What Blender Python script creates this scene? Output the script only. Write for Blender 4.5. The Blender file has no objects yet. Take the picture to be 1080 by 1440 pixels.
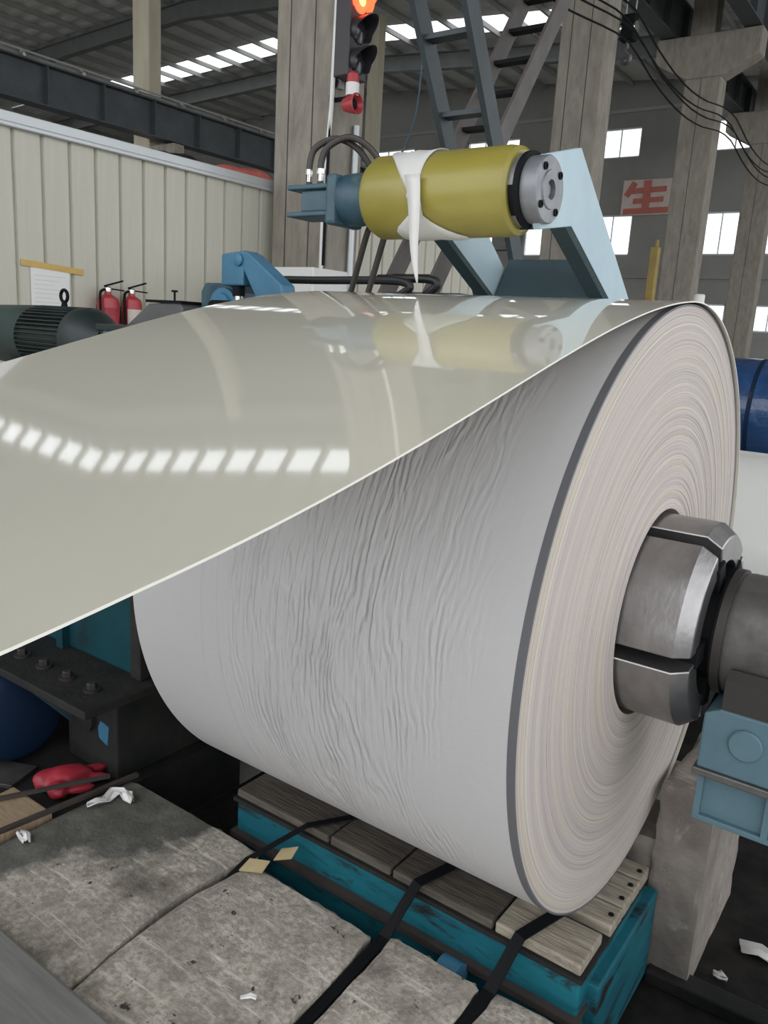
import bpy, math, random
from mathutils import Vector, Matrix
random.seed(7)
S = bpy.context.scene
COL = S.collection
PI = math.pi

# ------------------------------------------------------------------ camera
yaw, pitch, roll = -0.613, 0.222, 0.0601
fw = Vector((math.sin(yaw)*math.cos(pitch), math.cos(yaw)*math.cos(pitch), -math.sin(pitch)))
rt = fw.cross(Vector((0, 0, 1))).normalized()
up = rt.cross(fw)
c_, s_ = math.cos(roll), math.sin(roll)
r2 = rt*c_ + up*s_
u2 = up*c_ - rt*s_
cd = bpy.data.cameras.new('camera')
cd.sensor_fit = 'HORIZONTAL'; cd.sensor_width = 36; cd.lens = 36*1125.6/1080
cd.clip_start = 0.05; cd.clip_end = 300
cam = bpy.data.objects.new('camera', cd); COL.objects.link(cam)
mw = Matrix((r2, u2, -fw)).transposed().to_4x4(); mw.translation = (0.541, -1.970, 0.649)
cam.matrix_world = mw
S.camera = cam

# ------------------------------------------------------------------ sky, exposure
W = bpy.data.worlds.new('overcast_sky'); S.world = W; W.use_nodes = True
bg = W.node_tree.nodes['Background']
bg.inputs['Color'].default_value = (0.93, 0.965, 1.0, 1); bg.inputs['Strength'].default_value = 1.0
S.view_settings.view_transform = 'Standard'; S.view_settings.look = 'None'
S.view_settings.gamma = 1; S.view_settings.use_curve_mapping = False
S.view_settings.exposure = 1.08

# ------------------------------------------------------------------ materials
MATS = {}
def mat(name, col, rough=.6, metal=0., col2=None, scale=6., detail=6., bump=0., bscale=40., coat=0., croughness=.1,
        stretch=(1, 1, 1), emit=None, lo=.35, hi=.65, spec=.5, dirt=None, dscale=3., dlo=.5, dhi=.62):
    if name in MATS: return MATS[name]
    m = bpy.data.materials.new(name); m.use_nodes = True
    nt = m.node_tree; N = nt.nodes; L = nt.links; b = N['Principled BSDF']
    b.inputs['Roughness'].default_value = rough; b.inputs['Metallic'].default_value = metal
    b.inputs['Specular IOR Level'].default_value = spec
    b.inputs['Coat Weight'].default_value = coat; b.inputs['Coat Roughness'].default_value = croughness
    b.inputs['Base Color'].default_value = (*col, 1)
    tc = N.new('ShaderNodeTexCoord'); mp = N.new('ShaderNodeMapping'); mp.inputs['Scale'].default_value = stretch
    L.new(tc.outputs['Object'], mp.inputs['Vector'])
    out = None
    if col2 is not None:
        n = N.new('ShaderNodeTexNoise'); n.inputs['Scale'].default_value = scale; n.inputs['Detail'].default_value = detail
        n.inputs['Roughness'].default_value = .62
        r = N.new('ShaderNodeMapRange'); r.inputs['From Min'].default_value = lo; r.inputs['From Max'].default_value = hi
        x = N.new('ShaderNodeMix'); x.data_type = 'RGBA'
        x.inputs['A'].default_value = (*col, 1); x.inputs['B'].default_value = (*col2, 1)
        L.new(mp.outputs[0], n.inputs['Vector']); L.new(n.outputs['Fac'], r.inputs['Value']); L.new(r.outputs[0], x.inputs['Factor'])
        out = x.outputs['Result']
    if dirt is not None:
        n = N.new('ShaderNodeTexNoise'); n.inputs['Scale'].default_value = dscale; n.inputs['Detail'].default_value = 9
        n.inputs['Roughness'].default_value = .7; n.inputs['Distortion'].default_value = .6
        r = N.new('ShaderNodeMapRange'); r.inputs['From Min'].default_value = dlo; r.inputs['From Max'].default_value = dhi
        x = N.new('ShaderNodeMix'); x.data_type = 'RGBA'
        if out: L.new(out, x.inputs['A'])
        else: x.inputs['A'].default_value = (*col, 1)
        x.inputs['B'].default_value = (*dirt, 1)
        L.new(mp.outputs[0], n.inputs['Vector']); L.new(n.outputs['Fac'], r.inputs['Value']); L.new(r.outputs[0], x.inputs['Factor'])
        out = x.outputs['Result']
    if out: L.new(out, b.inputs['Base Color'])
    if bump:
        n = N.new('ShaderNodeTexNoise'); n.inputs['Scale'].default_value = bscale; n.inputs['Detail'].default_value = 8
        bp = N.new('ShaderNodeBump'); bp.inputs['Strength'].default_value = bump; bp.inputs['Distance'].default_value = .01
        L.new(mp.outputs[0], n.inputs['Vector']); L.new(n.outputs['Fac'], bp.inputs['Height']); L.new(bp.outputs[0], b.inputs['Normal'])
    if emit:
        b.inputs['Emission Color'].default_value = (*emit[0], 1); b.inputs['Emission Strength'].default_value = emit[1]
    MATS[name] = m
    return m

# painted strip: cream paint under a glossy coat
m_strip = mat('cream_paint', (.71, .675, .57), rough=.3, coat=1., croughness=.03, col2=(.69, .655, .55), scale=2)
m_strip.node_tree.nodes['Principled BSDF'].inputs['Coat IOR'].default_value = 2.5
m_edge = mat('sheared_edge', (.82, .80, .72), rough=.4)
m_band = mat('dark_film_edge', (.13, .13, .14), rough=.5)
m_conc_col = mat('column_concrete', (.325, .295, .25), rough=.9, col2=(.245, .22, .185), scale=5, detail=10, stretch=(2.2, 2.2, .7), bump=.3, bscale=14, dirt=(.19, .165, .14), dscale=2.5, dlo=.52, dhi=.8)
m_conc_wet = mat('damp_concrete', (.17, .165, .145), rough=.8, col2=(.11, .105, .095), scale=4, bump=.5, bscale=40, dirt=(.33, .31, .28), dscale=6, dlo=.62, dhi=.7)
m_found = mat('foundation_concrete', (.33, .29, .255), rough=.95, col2=(.2, .17, .15), scale=6, bump=.8, bscale=25, dirt=(.48, .445, .41), dscale=4, dlo=.58, dhi=.7)
m_floor = mat('floor_concrete', (.36, .35, .33), rough=.85, col2=(.26, .255, .24), scale=2.5, bump=.3, bscale=15)
m_pit = mat('black_pit_floor', (.010, .010, .010), rough=.75, spec=.15, col2=(.026, .023, .021), scale=8, bump=.5, bscale=20)
m_beige = mat('beige_column_paint', (.58, .53, .40), rough=.75, col2=(.48, .43, .32), scale=2, stretch=(2, 2, .4))
m_roof = mat('roof_sheet', (.62, .62, .58), rough=.6, col2=(.52, .52, .49), scale=1.2, stretch=(.4, 1, 1))
m_steel_dk = mat('dark_grey_steel_paint', (.075, .085, .09), rough=.6, col2=(.055, .06, .065), scale=3)
m_rafter = mat('rafter_steel', (.15, .16, .155), rough=.6, col2=(.12, .125, .12), scale=2)
m_purlin = mat('purlin_steel', (.33, .33, .31), rough=.6)
m_wallfar = mat('grey_far_wall', (.31, .305, .28), rough=.9, col2=(.25, .245, .225), scale=.6)
m_panel = mat('cream_wall_panel', (.58, .56, .475), rough=.55, col2=(.53, .51, .43), scale=3, stretch=(1, 6, .3))
m_trim = mat('silver_trim', (.55, .57, .58), rough=.4, metal=.3)
m_white = mat('white_paint', (.78, .78, .75), rough=.5)
m_yellow = mat('yellow_urethane', (.285, .24, .04), rough=.38, col2=(.25, .21, .035), scale=5, coat=.3, croughness=.2, bump=.05)
m_ltblue = mat('light_blue_paint', (.44, .555, .61), rough=.5, col2=(.385, .505, .565), scale=5, dirt=(.2, .29, .33), dscale=6, dlo=.62, dhi=.74)
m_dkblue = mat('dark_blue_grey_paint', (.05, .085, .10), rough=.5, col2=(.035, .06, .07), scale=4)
m_teal = mat('teal_paint', (.006, .055, .07), rough=.6, spec=.2, col2=(.005, .04, .05), scale=4, dirt=(.012, .016, .016), dscale=4, dlo=.58, dhi=.72)
m_bracket = mat('steel_blue_paint', (.105, .185, .225), rough=.5, col2=(.08, .15, .185), scale=7, dirt=(.06, .09, .1), dscale=7, dlo=.6, dhi=.72)
m_hydr = mat('blue_green_motor_paint', (.045, .10, .125), rough=.42, col2=(.022, .055, .085), scale=8, dirt=(.10, .16, .15), dscale=9, dlo=.55, dhi=.7)
m_carblue = mat('worn_blue_paint', (.012, .145, .185), rough=.55, spec=.3, col2=(.008, .095, .13), scale=5, stretch=(1, 1, 4), dirt=(.02, .018, .016), dscale=4, dlo=.54, dhi=.63)
m_bblue = mat('bright_blue_paint', (.055, .185, .30), rough=.45, col2=(.04, .14, .23), scale=6)
m_wood = mat('oily_wood', (.125, .105, .085), rough=.8, col2=(.055, .046, .038), scale=8, stretch=(.8, 9, 4), bump=.4, bscale=20)
m_woodlt = mat('worn_pale_wood', (.42, .37, .29), rough=.85, col2=(.24, .205, .16), scale=9, stretch=(.9, 9, 4), bump=.4, bscale=20, dirt=(.1, .085, .07), dscale=6, dlo=.57, dhi=.7)
m_tan = mat('raw_timber', (.40, .29, .185), rough=.85, col2=(.28, .2, .125), scale=10, stretch=(2, 10, 2))
m_plank = mat('grey_plank', (.23, .225, .21), rough=.7, col2=(.16, .157, .148), scale=5, stretch=(.6, 8, 3))
m_mand = mat('machined_steel', (.40, .385, .385), rough=.32, metal=.9, col2=(.29, .28, .28), scale=12, stretch=(1, .6, .6), bump=.1, bscale=60)
m_mandend = mat('bright_machined_steel', (.62, .60, .61), rough=.28, metal=.9)
m_black = mat('black_oily_steel', (.007, .0075, .009), rough=.65, spec=.15)
m_sleeve = mat('grey_bearing_steel', (.20, .19, .185), rough=.42, metal=.7, col2=(.12, .115, .11), scale=9, bump=.15, bscale=30)
m_saddle = mat('brown_black_cast', (.05, .045, .042), rough=.5, metal=.4)
m_flange = mat('turned_grey_steel', (.27, .275, .29), rough=.45, metal=.5, col2=(.2, .205, .22), scale=20)
m_hose = mat('black_brown_rubber', (.045, .035, .03), rough=.45, col2=(.03, .028, .022), scale=14)
m_rubber = mat('black_rubber', (.012, .012, .012), rough=.5)
m_nickel = mat('nickel_fitting', (.7, .69, .65), rough=.25, metal=.9)
m_motor = mat('dark_green_motor', (.018, .030, .030), rough=.45, col2=(.012, .02, .02), scale=6)
m_motor2 = mat('teal_fan_cover', (.022, .055, .052), rough=.5, col2=(.03, .035, .03), scale=3)
m_red = mat('red_enamel', (.42, .04, .05), rough=.35)
m_redcloth = mat('red_glove_rubber', (.45, .03, .05), rough=.45, col2=(.3, .02, .035), scale=12)
m_redsack = mat('red_woven_sack', (.50, .12, .085), rough=.8, col2=(.42, .1, .08), scale=6, dirt=(.75, .5, .45), dscale=9, dlo=.6, dhi=.66)
m_paper = mat('white_paper', (.80, .79, .77), rough=.8)
m_tape = mat('amber_tape', (.62, .40, .10), rough=.35, col2=(.55, .36, .10), scale=8)
m_kraft = mat('kraft_cardboard', (.55, .44, .25), rough=.8, col2=(.46, .36, .2), scale=8)
m_hood = mat('grey_hood', (.14, .14, .135), rough=.6, col2=(.1, .1, .1), scale=4)
m_bluewrap = mat('blue_wrap', (.02, .075, .21), rough=.3, col2=(.012, .05, .15), scale=5, bump=2.5, bscale=7, coat=.8, croughness=.08)
m_whitecoil = mat('white_coated_sheet', (.74, .73, .69), rough=.35, coat=.3)
m_signbg = mat('pale_pink_sign', (.68, .58, .52), rough=.7, col2=(.6, .5, .45), scale=3)
m_signred = mat('faded_red_paint', (.55, .16, .12), rough=.7, col2=(.48, .14, .11), scale=4)
m_ypost = mat('yellow_guard_paint', (.30, .21, .04), rough=.5, col2=(.2, .14, .035), scale=4)
m_brownsteel = mat('brown_ladder_paint', (.13, .115, .105), rough=.6, col2=(.095, .085, .08), scale=5)
m_blueblack = mat('blue_black_ladder_paint', (.05, .065, .07), rough=.5, col2=(.035, .045, .05), scale=4)
m_lampred = mat('lit_red_lens_and_visor', (.6, .02, .01), rough=.3, emit=((1, .06, .02), 2.2))
m_lampor = mat('lit_orange_core', (.9, .3, .05), rough=.3, emit=((1, .35, .08), 2.2))
m_lens = mat('dark_lens', (.02, .02, .025), rough=.15)
m_tlbody = mat('traffic_light_black', (.03, .026, .03), rough=.4)
m_drum = mat('dull_blue_drum', (.007, .022, .055), rough=.6, spec=.2, col2=(.006, .018, .045), scale=4, dirt=(.06, .05, .042), dscale=3, dlo=.58, dhi=.75)
m_darkplate = mat('dark_greasy_plate', (.016, .017, .017), rough=.65, spec=.2, col2=(.03, .028, .026), scale=6, bump=.3)
m_rustbar = mat('rusty_brown_bar', (.065, .05, .043), rough=.7, col2=(.04, .033, .03), scale=9)

def film_mat():
    m = bpy.data.materials.new('thin_white_film'); m.use_nodes = True; nt = m.node_tree; N = nt.nodes
    b = N['Principled BSDF']; b.inputs['Base Color'].default_value = (.85, .84, .82, 1); b.inputs['Roughness'].default_value = .35
    tr = N.new('ShaderNodeBsdfTranslucent'); tr.inputs['Color'].default_value = (.9, .88, .86, 1)
    mx = N.new('ShaderNodeMixShader'); mx.inputs[0].default_value = .35
    nt.links.new(b.outputs[0], mx.inputs[1]); nt.links.new(tr.outputs[0], mx.inputs[2]); nt.links.new(mx.outputs[0], N['Material Output'].inputs[0])
    return m
m_film = film_mat()
def pane_mat(name, t):
    m = bpy.data.materials.new(name); m.use_nodes = True; nt = m.node_tree; N = nt.nodes
    b = N['Principled BSDF']; b.inputs['Base Color'].default_value = (.85, .87, .86, 1); b.inputs['Roughness'].default_value = .2
    tr = N.new('ShaderNodeBsdfTransparent'); tr.inputs['Color'].default_value = (.97, .98, .98, 1)
    mx = N.new('ShaderNodeMixShader'); mx.inputs[0].default_value = t
    nt.links.new(b.outputs[0], mx.inputs[1]); nt.links.new(tr.outputs[0], mx.inputs[2]); nt.links.new(mx.outputs[0], N['Material Output'].inputs[0])
    return m
m_pane = pane_mat('window_glass', .93)
m_sky = pane_mat('skylight_sheet', .85)

def coil_body_mat():
    """grey protective film on the coil: wrinkles run round the coil, strongest in the middle of its width"""
    m = bpy.data.materials.new('wrinkled_grey_film'); m.use_nodes = True; nt = m.node_tree; N = nt.nodes; L = nt.links
    b = N['Principled BSDF']; b.inputs['Roughness'].default_value = .42; b.inputs['Base Color'].default_value = (.55, .537, .54, 1)
    uv = N.new('ShaderNodeUVMap'); uv.uv_map = 'UVMap'
    def noise(scale, sc, det=2., dist=0.):
        mp = N.new('ShaderNodeMapping'); mp.inputs['Scale'].default_value = sc; L.new(uv.outputs[0], mp.inputs['Vector'])
        n = N.new('ShaderNodeTexNoise'); n.inputs['Scale'].default_value = scale; n.inputs['Detail'].default_value = det
        n.inputs['Distortion'].default_value = dist
        L.new(mp.outputs[0], n.inputs['Vector']); return n.outputs['Fac']
    def math_(op, a, b_=None, clamp=False):
        x = N.new('ShaderNodeMath'); x.operation = op; x.use_clamp = clamp
        for i, v in enumerate((a, b_)):
            if v is None: continue
            if isinstance(v, (int, float)): x.inputs[i].default_value = v
            else: L.new(v, x.inputs[i])
        return x.outputs[0]
    sep = N.new('ShaderNodeSeparateXYZ'); L.new(uv.outputs[0], sep.inputs[0])
    def ramp(v, pts):
        r = N.new('ShaderNodeValToRGB'); L.new(v, r.inputs[0]); e = r.color_ramp
        while len(e.elements) < len(pts): e.elements.new(.5)
        for q, (p_, c) in zip(e.elements, pts): q.position = p_; q.color = (c, c, c, 1)
        return r.outputs[0]
    # u: 0 far end .. 1.08 near end (metres)
    un = math_('MULTIPLY', sep.outputs[0], 1/1.08)
    wob = math_('MULTIPLY', math_('SUBTRACT', noise(3.2, (1, 1, 1), 1), .5), .30)
    mask = ramp(math_('ADD', un, wob), [(.28, .0), (.42, .8), (.62, 1.), (.78, .45), (.92, .05)])
    ph = math_('ADD', math_('MULTIPLY', sep.outputs[0], 47.), math_('ADD', math_('MULTIPLY', noise(1., (7, 2.2, 1), 1.), 9.), math_('MULTIPLY', noise(1., (26, 10, 1), 2.), 2.2)))
    wv = math_('MULTIPLY', math_('SINE', math_('MULTIPLY', ph, 2*PI)), .5)
    am = ramp(noise(1., (16, 4.5, 1), 1.), [(.32, .1), (.62, 1.)])
    w2 = noise(1., (95, 9, 1), 1., .4)
    ridg = math_('ADD', math_('MULTIPLY', math_('MULTIPLY', wv, am), .33), math_('MULTIPLY', w2, .55))
    h1 = math_('MULTIPLY', ridg, mask)
    # a few long single creases on the far half
    w3 = noise(1., (16, .7, 1), 0., .35)
    cr = math_('SUBTRACT', 1., math_('MULTIPLY', math_('ABSOLUTE', math_('SUBTRACT', w3, .5)), 28), True)
    crm = ramp(un, [(.1, .0), (.25, .6), (.5, .35), (.7, 0.)])
    h2 = math_('MULTIPLY', math_('MULTIPLY', cr, crm), .2)
    fine = math_('MULTIPLY', noise(1., (30, 30, 1), 3), .12)
    h = math_('ADD', math_('ADD', h1, h2), fine)
    bp = N.new('ShaderNodeBump'); bp.inputs['Strength'].default_value = 1.; bp.inputs['Distance'].default_value = .011
    L.new(h, bp.inputs['Height']); L.new(bp.outputs[0], b.inputs['Normal'])
    return m
def coil_face_mat():
    """edges of many wraps: colour varies from wrap to wrap with the radius"""
    m = bpy.data.materials.new('wrap_edges'); m.use_nodes = True; nt = m.node_tree; N = nt.nodes; L = nt.links
    b = N['Principled BSDF']; b.inputs['Roughness'].default_value = .6
    tc = N.new('ShaderNodeTexCoord'); sep = N.new('ShaderNodeSeparateXYZ'); L.new(tc.outputs['Object'], sep.inputs[0])
    def M(op, a, b_=None):
        x = N.new('ShaderNodeMath'); x.operation = op
        for i, v in enumerate((a, b_)):
            if v is None: continue
            if isinstance(v, (int, float)): x.inputs[i].default_value = v
            else: L.new(v, x.inputs[i])
        return x.outputs[0]
    r = M('SQRT', M('ADD', M('MULTIPLY', sep.outputs[1], sep.outputs[1]), M('MULTIPLY', sep.outputs[2], sep.outputs[2])))
    th = M('ARCTAN2', sep.outputs[1], sep.outputs[2])
    def n1(sr, sa, det):
        cb = N.new('ShaderNodeCombineXYZ'); L.new(M('MULTIPLY', r, sr), cb.inputs[0])
        L.new(M('MULTIPLY', M('SINE', th), sa), cb.inputs[1]); L.new(M('MULTIPLY', M('COSINE', th), sa), cb.inputs[2])
        n = N.new('ShaderNodeTexNoise'); n.inputs['Scale'].default_value = 1; n.inputs['Detail'].default_value = det; n.inputs['Roughness'].default_value = .75
        L.new(cb.outputs[0], n.inputs['Vector']); return n.outputs['Fac']
    fa, fb = n1(360, .2, 5), n1(60, .2, 3)
    def ramp(f, pts):
        q = N.new('ShaderNodeValToRGB'); L.new(f, q.inputs[0]); e = q.color_ramp
        while len(e.elements) < len(pts): e.elements.new(.5)
        for a, (p_, c) in zip(e.elements, pts): a.position = p_; a.color = (*c, 1)
        return q.outputs[0]
    c1 = ramp(fa, [(.25, (.20, .175, .17)), (.40, (.43, .395, .39)), (.50, (.56, .52, .505)), (.60, (.64, .60, .52)), (.74, (.86, .83, .80))])
    c2 = ramp(fb, [(.3, (.84, .76, .78)), (.48, (1., .97, .95)), (.6, (.98, .93, .83)), (.75, (.82, .79, .79))])
    x = N.new('ShaderNodeMix'); x.data_type = 'RGBA'; x.blend_type = 'MULTIPLY'; x.inputs['Factor'].default_value = 1
    L.new(c1, x.inputs['A']); L.new(c2, x.inputs['B']); L.new(x.outputs['Result'], b.inputs['Base Color'])
    bp = N.new('ShaderNodeBump'); bp.inputs['Strength'].default_value = .4; bp.inputs['Distance'].default_value = .003
    L.new(fa, bp.inputs['Height']); L.new(bp.outputs[0], b.inputs['Normal'])
    return m
m_body, m_face = coil_body_mat(), coil_face_mat()
def slab_mat():
    """old pitted concrete: fine aggregate, trowel streaks along x, stains; one slab is oil-soaked at its far left"""
    m = bpy.data.materials.new('pitted_slab_concrete'); m.use_nodes = True; nt = m.node_tree; N = nt.nodes; L = nt.links
    b = N['Principled BSDF']; b.inputs['Roughness'].default_value = .9; b.inputs['Specular IOR Level'].default_value = .3
    tc = N.new('ShaderNodeTexCoord')
    def nz(scale, det=5., sc=(1, 1, 1), rg=.6):
        mp = N.new('ShaderNodeMapping'); mp.inputs['Scale'].default_value = sc; L.new(tc.outputs['Object'], mp.inputs['Vector'])
        n = N.new('ShaderNodeTexNoise'); n.inputs['Scale'].default_value = scale; n.inputs['Detail'].default_value = det; n.inputs['Roughness'].default_value = rg
        L.new(mp.outputs[0], n.inputs['Vector']); return n.outputs['Fac']
    def rng(v, lo, hi):
        r = N.new('ShaderNodeMapRange'); r.inputs['From Min'].default_value = lo; r.inputs['From Max'].default_value = hi; L.new(v, r.inputs['Value']); return r.outputs[0]
    def mix(f, A, B):
        x = N.new('ShaderNodeMix'); x.data_type = 'RGBA'; L.new(f, x.inputs['Factor'])
        for k, v in (('A', A), ('B', B)):
            if isinstance(v, tuple): x.inputs[k].default_value = (*v, 1)
            else: L.new(v, x.inputs[k])
        return x.outputs['Result']
    def ma(op, a, b_):
        x = N.new('ShaderNodeMath'); x.operation = op
        for i, v in enumerate((a, b_)):
            if isinstance(v, (int, float)): x.inputs[i].default_value = v
            else: L.new(v, x.inputs[i])
        return x.outputs[0]
    c = mix(rng(nz(70, 4), .38, .62), (.34, .305, .26), (.60, .55, .48))
    c = mix(rng(nz(9, 6), .42, .72), c, (.27, .24, .205))
    c = mix(rng(nz(5, 4, (1, 9, 1)), .58, .70), c, (.68, .64, .58))
    c = mix(rng(nz(3.2, 7), .54, .66), c, (.15, .132, .11))
    c = mix(rng(nz(26, 3), .66, .71), c, (.06, .055, .05))
    sp = N.new('ShaderNodeSeparateXYZ'); L.new(tc.outputs['Object'], sp.inputs[0])
    d = ma('ADD', ma('ADD', sp.outputs[0], ma('MULTIPLY', sp.outputs[1], -.45)), ma('MULTIPLY', ma('SUBTRACT', nz(4, 7), .5), .5))
    c = mix(rng(d, -.99, -1.05), c, mix(rng(nz(12, 6), .4, .7), (.10, .098, .085), (.17, .165, .145)))
    L.new(c, b.inputs['Base Color'])
    h = ma('ADD', nz(60, 5), ma('MULTIPLY', nz(14, 4), 1.2))
    bp = N.new('ShaderNodeBump'); bp.inputs['Strength'].default_value = .5; bp.inputs['Distance'].default_value = .008
    L.new(h, bp.inputs['Height']); L.new(bp.outputs[0], b.inputs['Normal'])
    return m
m_conc_blk = slab_mat()

# ------------------------------------------------------------------ mesh helpers
class MB:
    def __init__(s): s.v = []; s.f = []; s.mi = []; s.cur = 0
    def add(s, vs, fs):
        o = len(s.v); s.v += [tuple(q) for q in vs]; s.f += [tuple(i+o for i in f) for f in fs]; s.mi += [s.cur]*len(fs); return s
    def box(s, x0, x1, y0, y1, z0, z1):
        return s.add([(x0, y0, z0), (x1, y0, z0), (x1, y1, z0), (x0, y1, z0), (x0, y0, z1), (x1, y0, z1), (x1, y1, z1), (x0, y1, z1)],
                     [(3, 2, 1, 0), (4, 5, 6, 7), (0, 1, 5, 4), (1, 2, 6, 5), (2, 3, 7, 6), (3, 0, 4, 7)])
    def bar(s, a, b, w, h, upv=(0, 0, 1)):
        a, b = Vector(a), Vector(b); d = (b-a).normalized(); sd = d.cross(Vector(upv))
        if sd.length < 1e-4: sd = d.cross(Vector((1, 0, 0)))
        sd.normalize(); u = sd.cross(d)
        P = [e + sd*i*w/2 + u*j*h/2 for e in (a, b) for i, j in ((-1, -1), (1, -1), (1, 1), (-1, 1))]
        return s.add(P, [(0, 1, 2, 3), (7, 6, 5, 4), (0, 4, 5, 1), (1, 5, 6, 2), (2, 6, 7, 3), (3, 7, 4, 0)])
    def prism(s, pts, axis, a, b):
        """polygon extruded along axis from a to b; pts are the two other coordinates in x,y,z order"""
        def P(q, t):
            if axis == 'x': return (t, q[0], q[1])
            if axis == 'y': return (q[0], t, q[1])
            return (q[0], q[1], t)
        n = len(pts)
        area = sum(pts[i][0]*pts[(i+1) % n][1]-pts[(i+1) % n][0]*pts[i][1] for i in range(n))
        if (area < 0) != (axis == 'y'): pts = pts[::-1]
        return s.add([P(q, a) for q in pts]+[P(q, b) for q in pts],
                     [tuple(range(n))[::-1], tuple(range(n, 2*n))]+[(i, (i+1) % n, n+(i+1) % n, n+i) for i in range(n)])
    def lathe(s, prof, c, axis='x', n=32, a0=0., a1=2*PI, caps=True):
        """prof: list of (t along axis, radius); c: centre"""
        full = abs(a1-a0-2*PI) < 1e-6; m = n if full else n+1; V = []
        for (t, r) in prof:
            for i in range(m):
                a = a0+(a1-a0)*i/n; u, w = r*math.sin(a), r*math.cos(a)
                V.append({'x': (c[0]+t, c[1]-u, c[2]+w), 'y': (c[0]+u, c[1]+t, c[2]+w), 'z': (c[0]+w, c[1]+u, c[2]+t)}[axis])
        F = []
        for k in range(len(prof)-1):
            for i in range(n):
                j = (i+1) % m
                F.append((k*m+i, k*m+j, (k+1)*m+j, (k+1)*m+i))
        if full and caps:
            if prof[0][1] > 1e-6: F.append(tuple(range(m))[::-1])
            if prof[-1][1] > 1e-6: F.append(tuple((len(prof)-1)*m+i for i in range(m)))
        return s.add(V, F)
    def tube(s, pts, r, n=10, smooth_n=0):
        P = [Vector(q) for q in pts]
        if smooth_n:
            Q = []
            for i in range(len(P)-1):
                p0, p1, p2, p3 = P[max(i-1, 0)], P[i], P[i+1], P[min(i+2, len(P)-1)]
                for k in range(smooth_n):
                    t = k/smooth_n
                    Q.append(.5*((2*p1)+(p2-p0)*t+(2*p0-5*p1+4*p2-p3)*t*t+(3*p1-p0-3*p2+p3)*t**3))
            P = Q+[P[-1]]
        V = []; u = None
        for i, q in enumerate(P):
            d = (P[min(i+1, len(P)-1)]-P[max(i-1, 0)]).normalized()
            if u is None: u = d.orthogonal().normalized()
            else: u = (u-d*u.dot(d)).normalized()
            w = d.cross(u)
            for k in range(n):
                a = 2*PI*k/n; V.append(q+(u*math.cos(a)+w*math.sin(a))*r)
        F = [(i*n+k, i*n+(k+1) % n, (i+1)*n+(k+1) % n, (i+1)*n+k) for i in range(len(P)-1) for k in range(n)]
        F += [tuple(range(n))[::-1], tuple((len(P)-1)*n+k for k in range(n))]
        return s.add(V, F)
    def build(s, name, m, parent=None, smooth=False, bevel=0., kind=None, label=None, angle=35):
        me = bpy.data.meshes.new(name); me.from_pydata([tuple(v) for v in s.v], [], s.f)
        ms = m if isinstance(m, (list, tuple)) else [m]
        for q in ms: me.materials.append(q)
        if len(ms) > 1: me.polygons.foreach_set('material_index', s.mi)
        me.validate(); me.update()
        if smooth:
            me.polygons.foreach_set('use_smooth', [True]*len(me.polygons)); me.set_sharp_from_angle(angle=math.radians(angle))
        o = bpy.data.objects.new(name, me); COL.objects.link(o)
        if parent is not None: attach(o, parent)
        if bevel:
            b = o.modifiers.new('bevel', 'BEVEL'); b.width = bevel; b.segments = 2; b.limit_method = 'ANGLE'; b.angle_limit = math.radians(40)
        if kind: o['kind'] = kind
        if label: o['label'] = label
        return o
def origin(o):
    l = Vector(o.location)
    while o.parent: o = o.parent; l += Vector(o.location)
    return l
def attach(o, parent):
    o.parent = parent; o.location = -origin(parent)
def thing(name, loc, label, cat, group=None):
    o = bpy.data.objects.new(name, None); COL.objects.link(o); o.location = loc; o.empty_display_size = .1
    o['label'] = label; o['category'] = cat
    if group: o['group'] = group
    return o
def tag(o, label, cat, group=None):
    o['label'] = label; o['category'] = cat
    if group: o['group'] = group
    return o
def dup(src, parent, dloc):
    c = src.copy(); COL.objects.link(c); c.parent = parent; c.location = Vector(src.location)+Vector(dloc); return c

FL = -1.25                                      # floor level (coil centre is z = 0)
YC = [-5.8, -1.95, 3.9, 9.75, 15.6, 21.45]      # column lines
def roof_z(x): return 9.9007+.035*(x+20) if x < -20 else 9.2-.077*(x+10.9) if x < -4.75 else 8.7265+.077*(x+4.75)

# ================================================================== SETTING
f = MB().box(-60, 40, -40, 40, FL-.3, FL).build('floor', m_floor, kind='structure')

# ---- roof: corrugated sheets, purlins, rafters, skylight panes
SKY = [(-3.1, -2.1), (9.15, 9.52), (19.4, 20.5)]
XR0, XR1, YR0, YR1 = -36., 10., -6., 26.
m = MB()
bands = []; y = YR0
for a, b in SKY: bands.append((y, a)); y = b
bands.append((y, YR1))
def corr(y0, y1, xs):
    n = max(2, int(round((y1-y0)/.15))); V = []
    for i in range(n+1):
        yy = y0+(y1-y0)*i/n; dz = .035*((i % 4) in (1, 2))
        for x in xs: V.append((x, yy, roof_z(x)+dz))
    k = len(xs)
    m.add(V, [(i*k+j, i*k+j+1, (i+1)*k+j+1, (i+1)*k+j) for i in range(n) for j in range(k-1)])
for a, b in bands: corr(a, b, [XR0, -20, -4.75, XR1])
PX = [-34.5+1.06*i for i in range(42)]
for a, b in SKY:
    corr(a, b, [-9.35, -4.75, .5]); corr(a, b, [XR0, PX[0]]); corr(a, b, [PX[41]+.0, XR1])
ceil = m.build('ceiling', m_roof, kind='structure')
pm = {}
for i, x in enumerate(PX):
    z = roof_z(x)
    MB().box(x-.035, x+.035, YR0, YR1, z-.14, z-.005).build('purlin', m_purlin, ceil)
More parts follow.
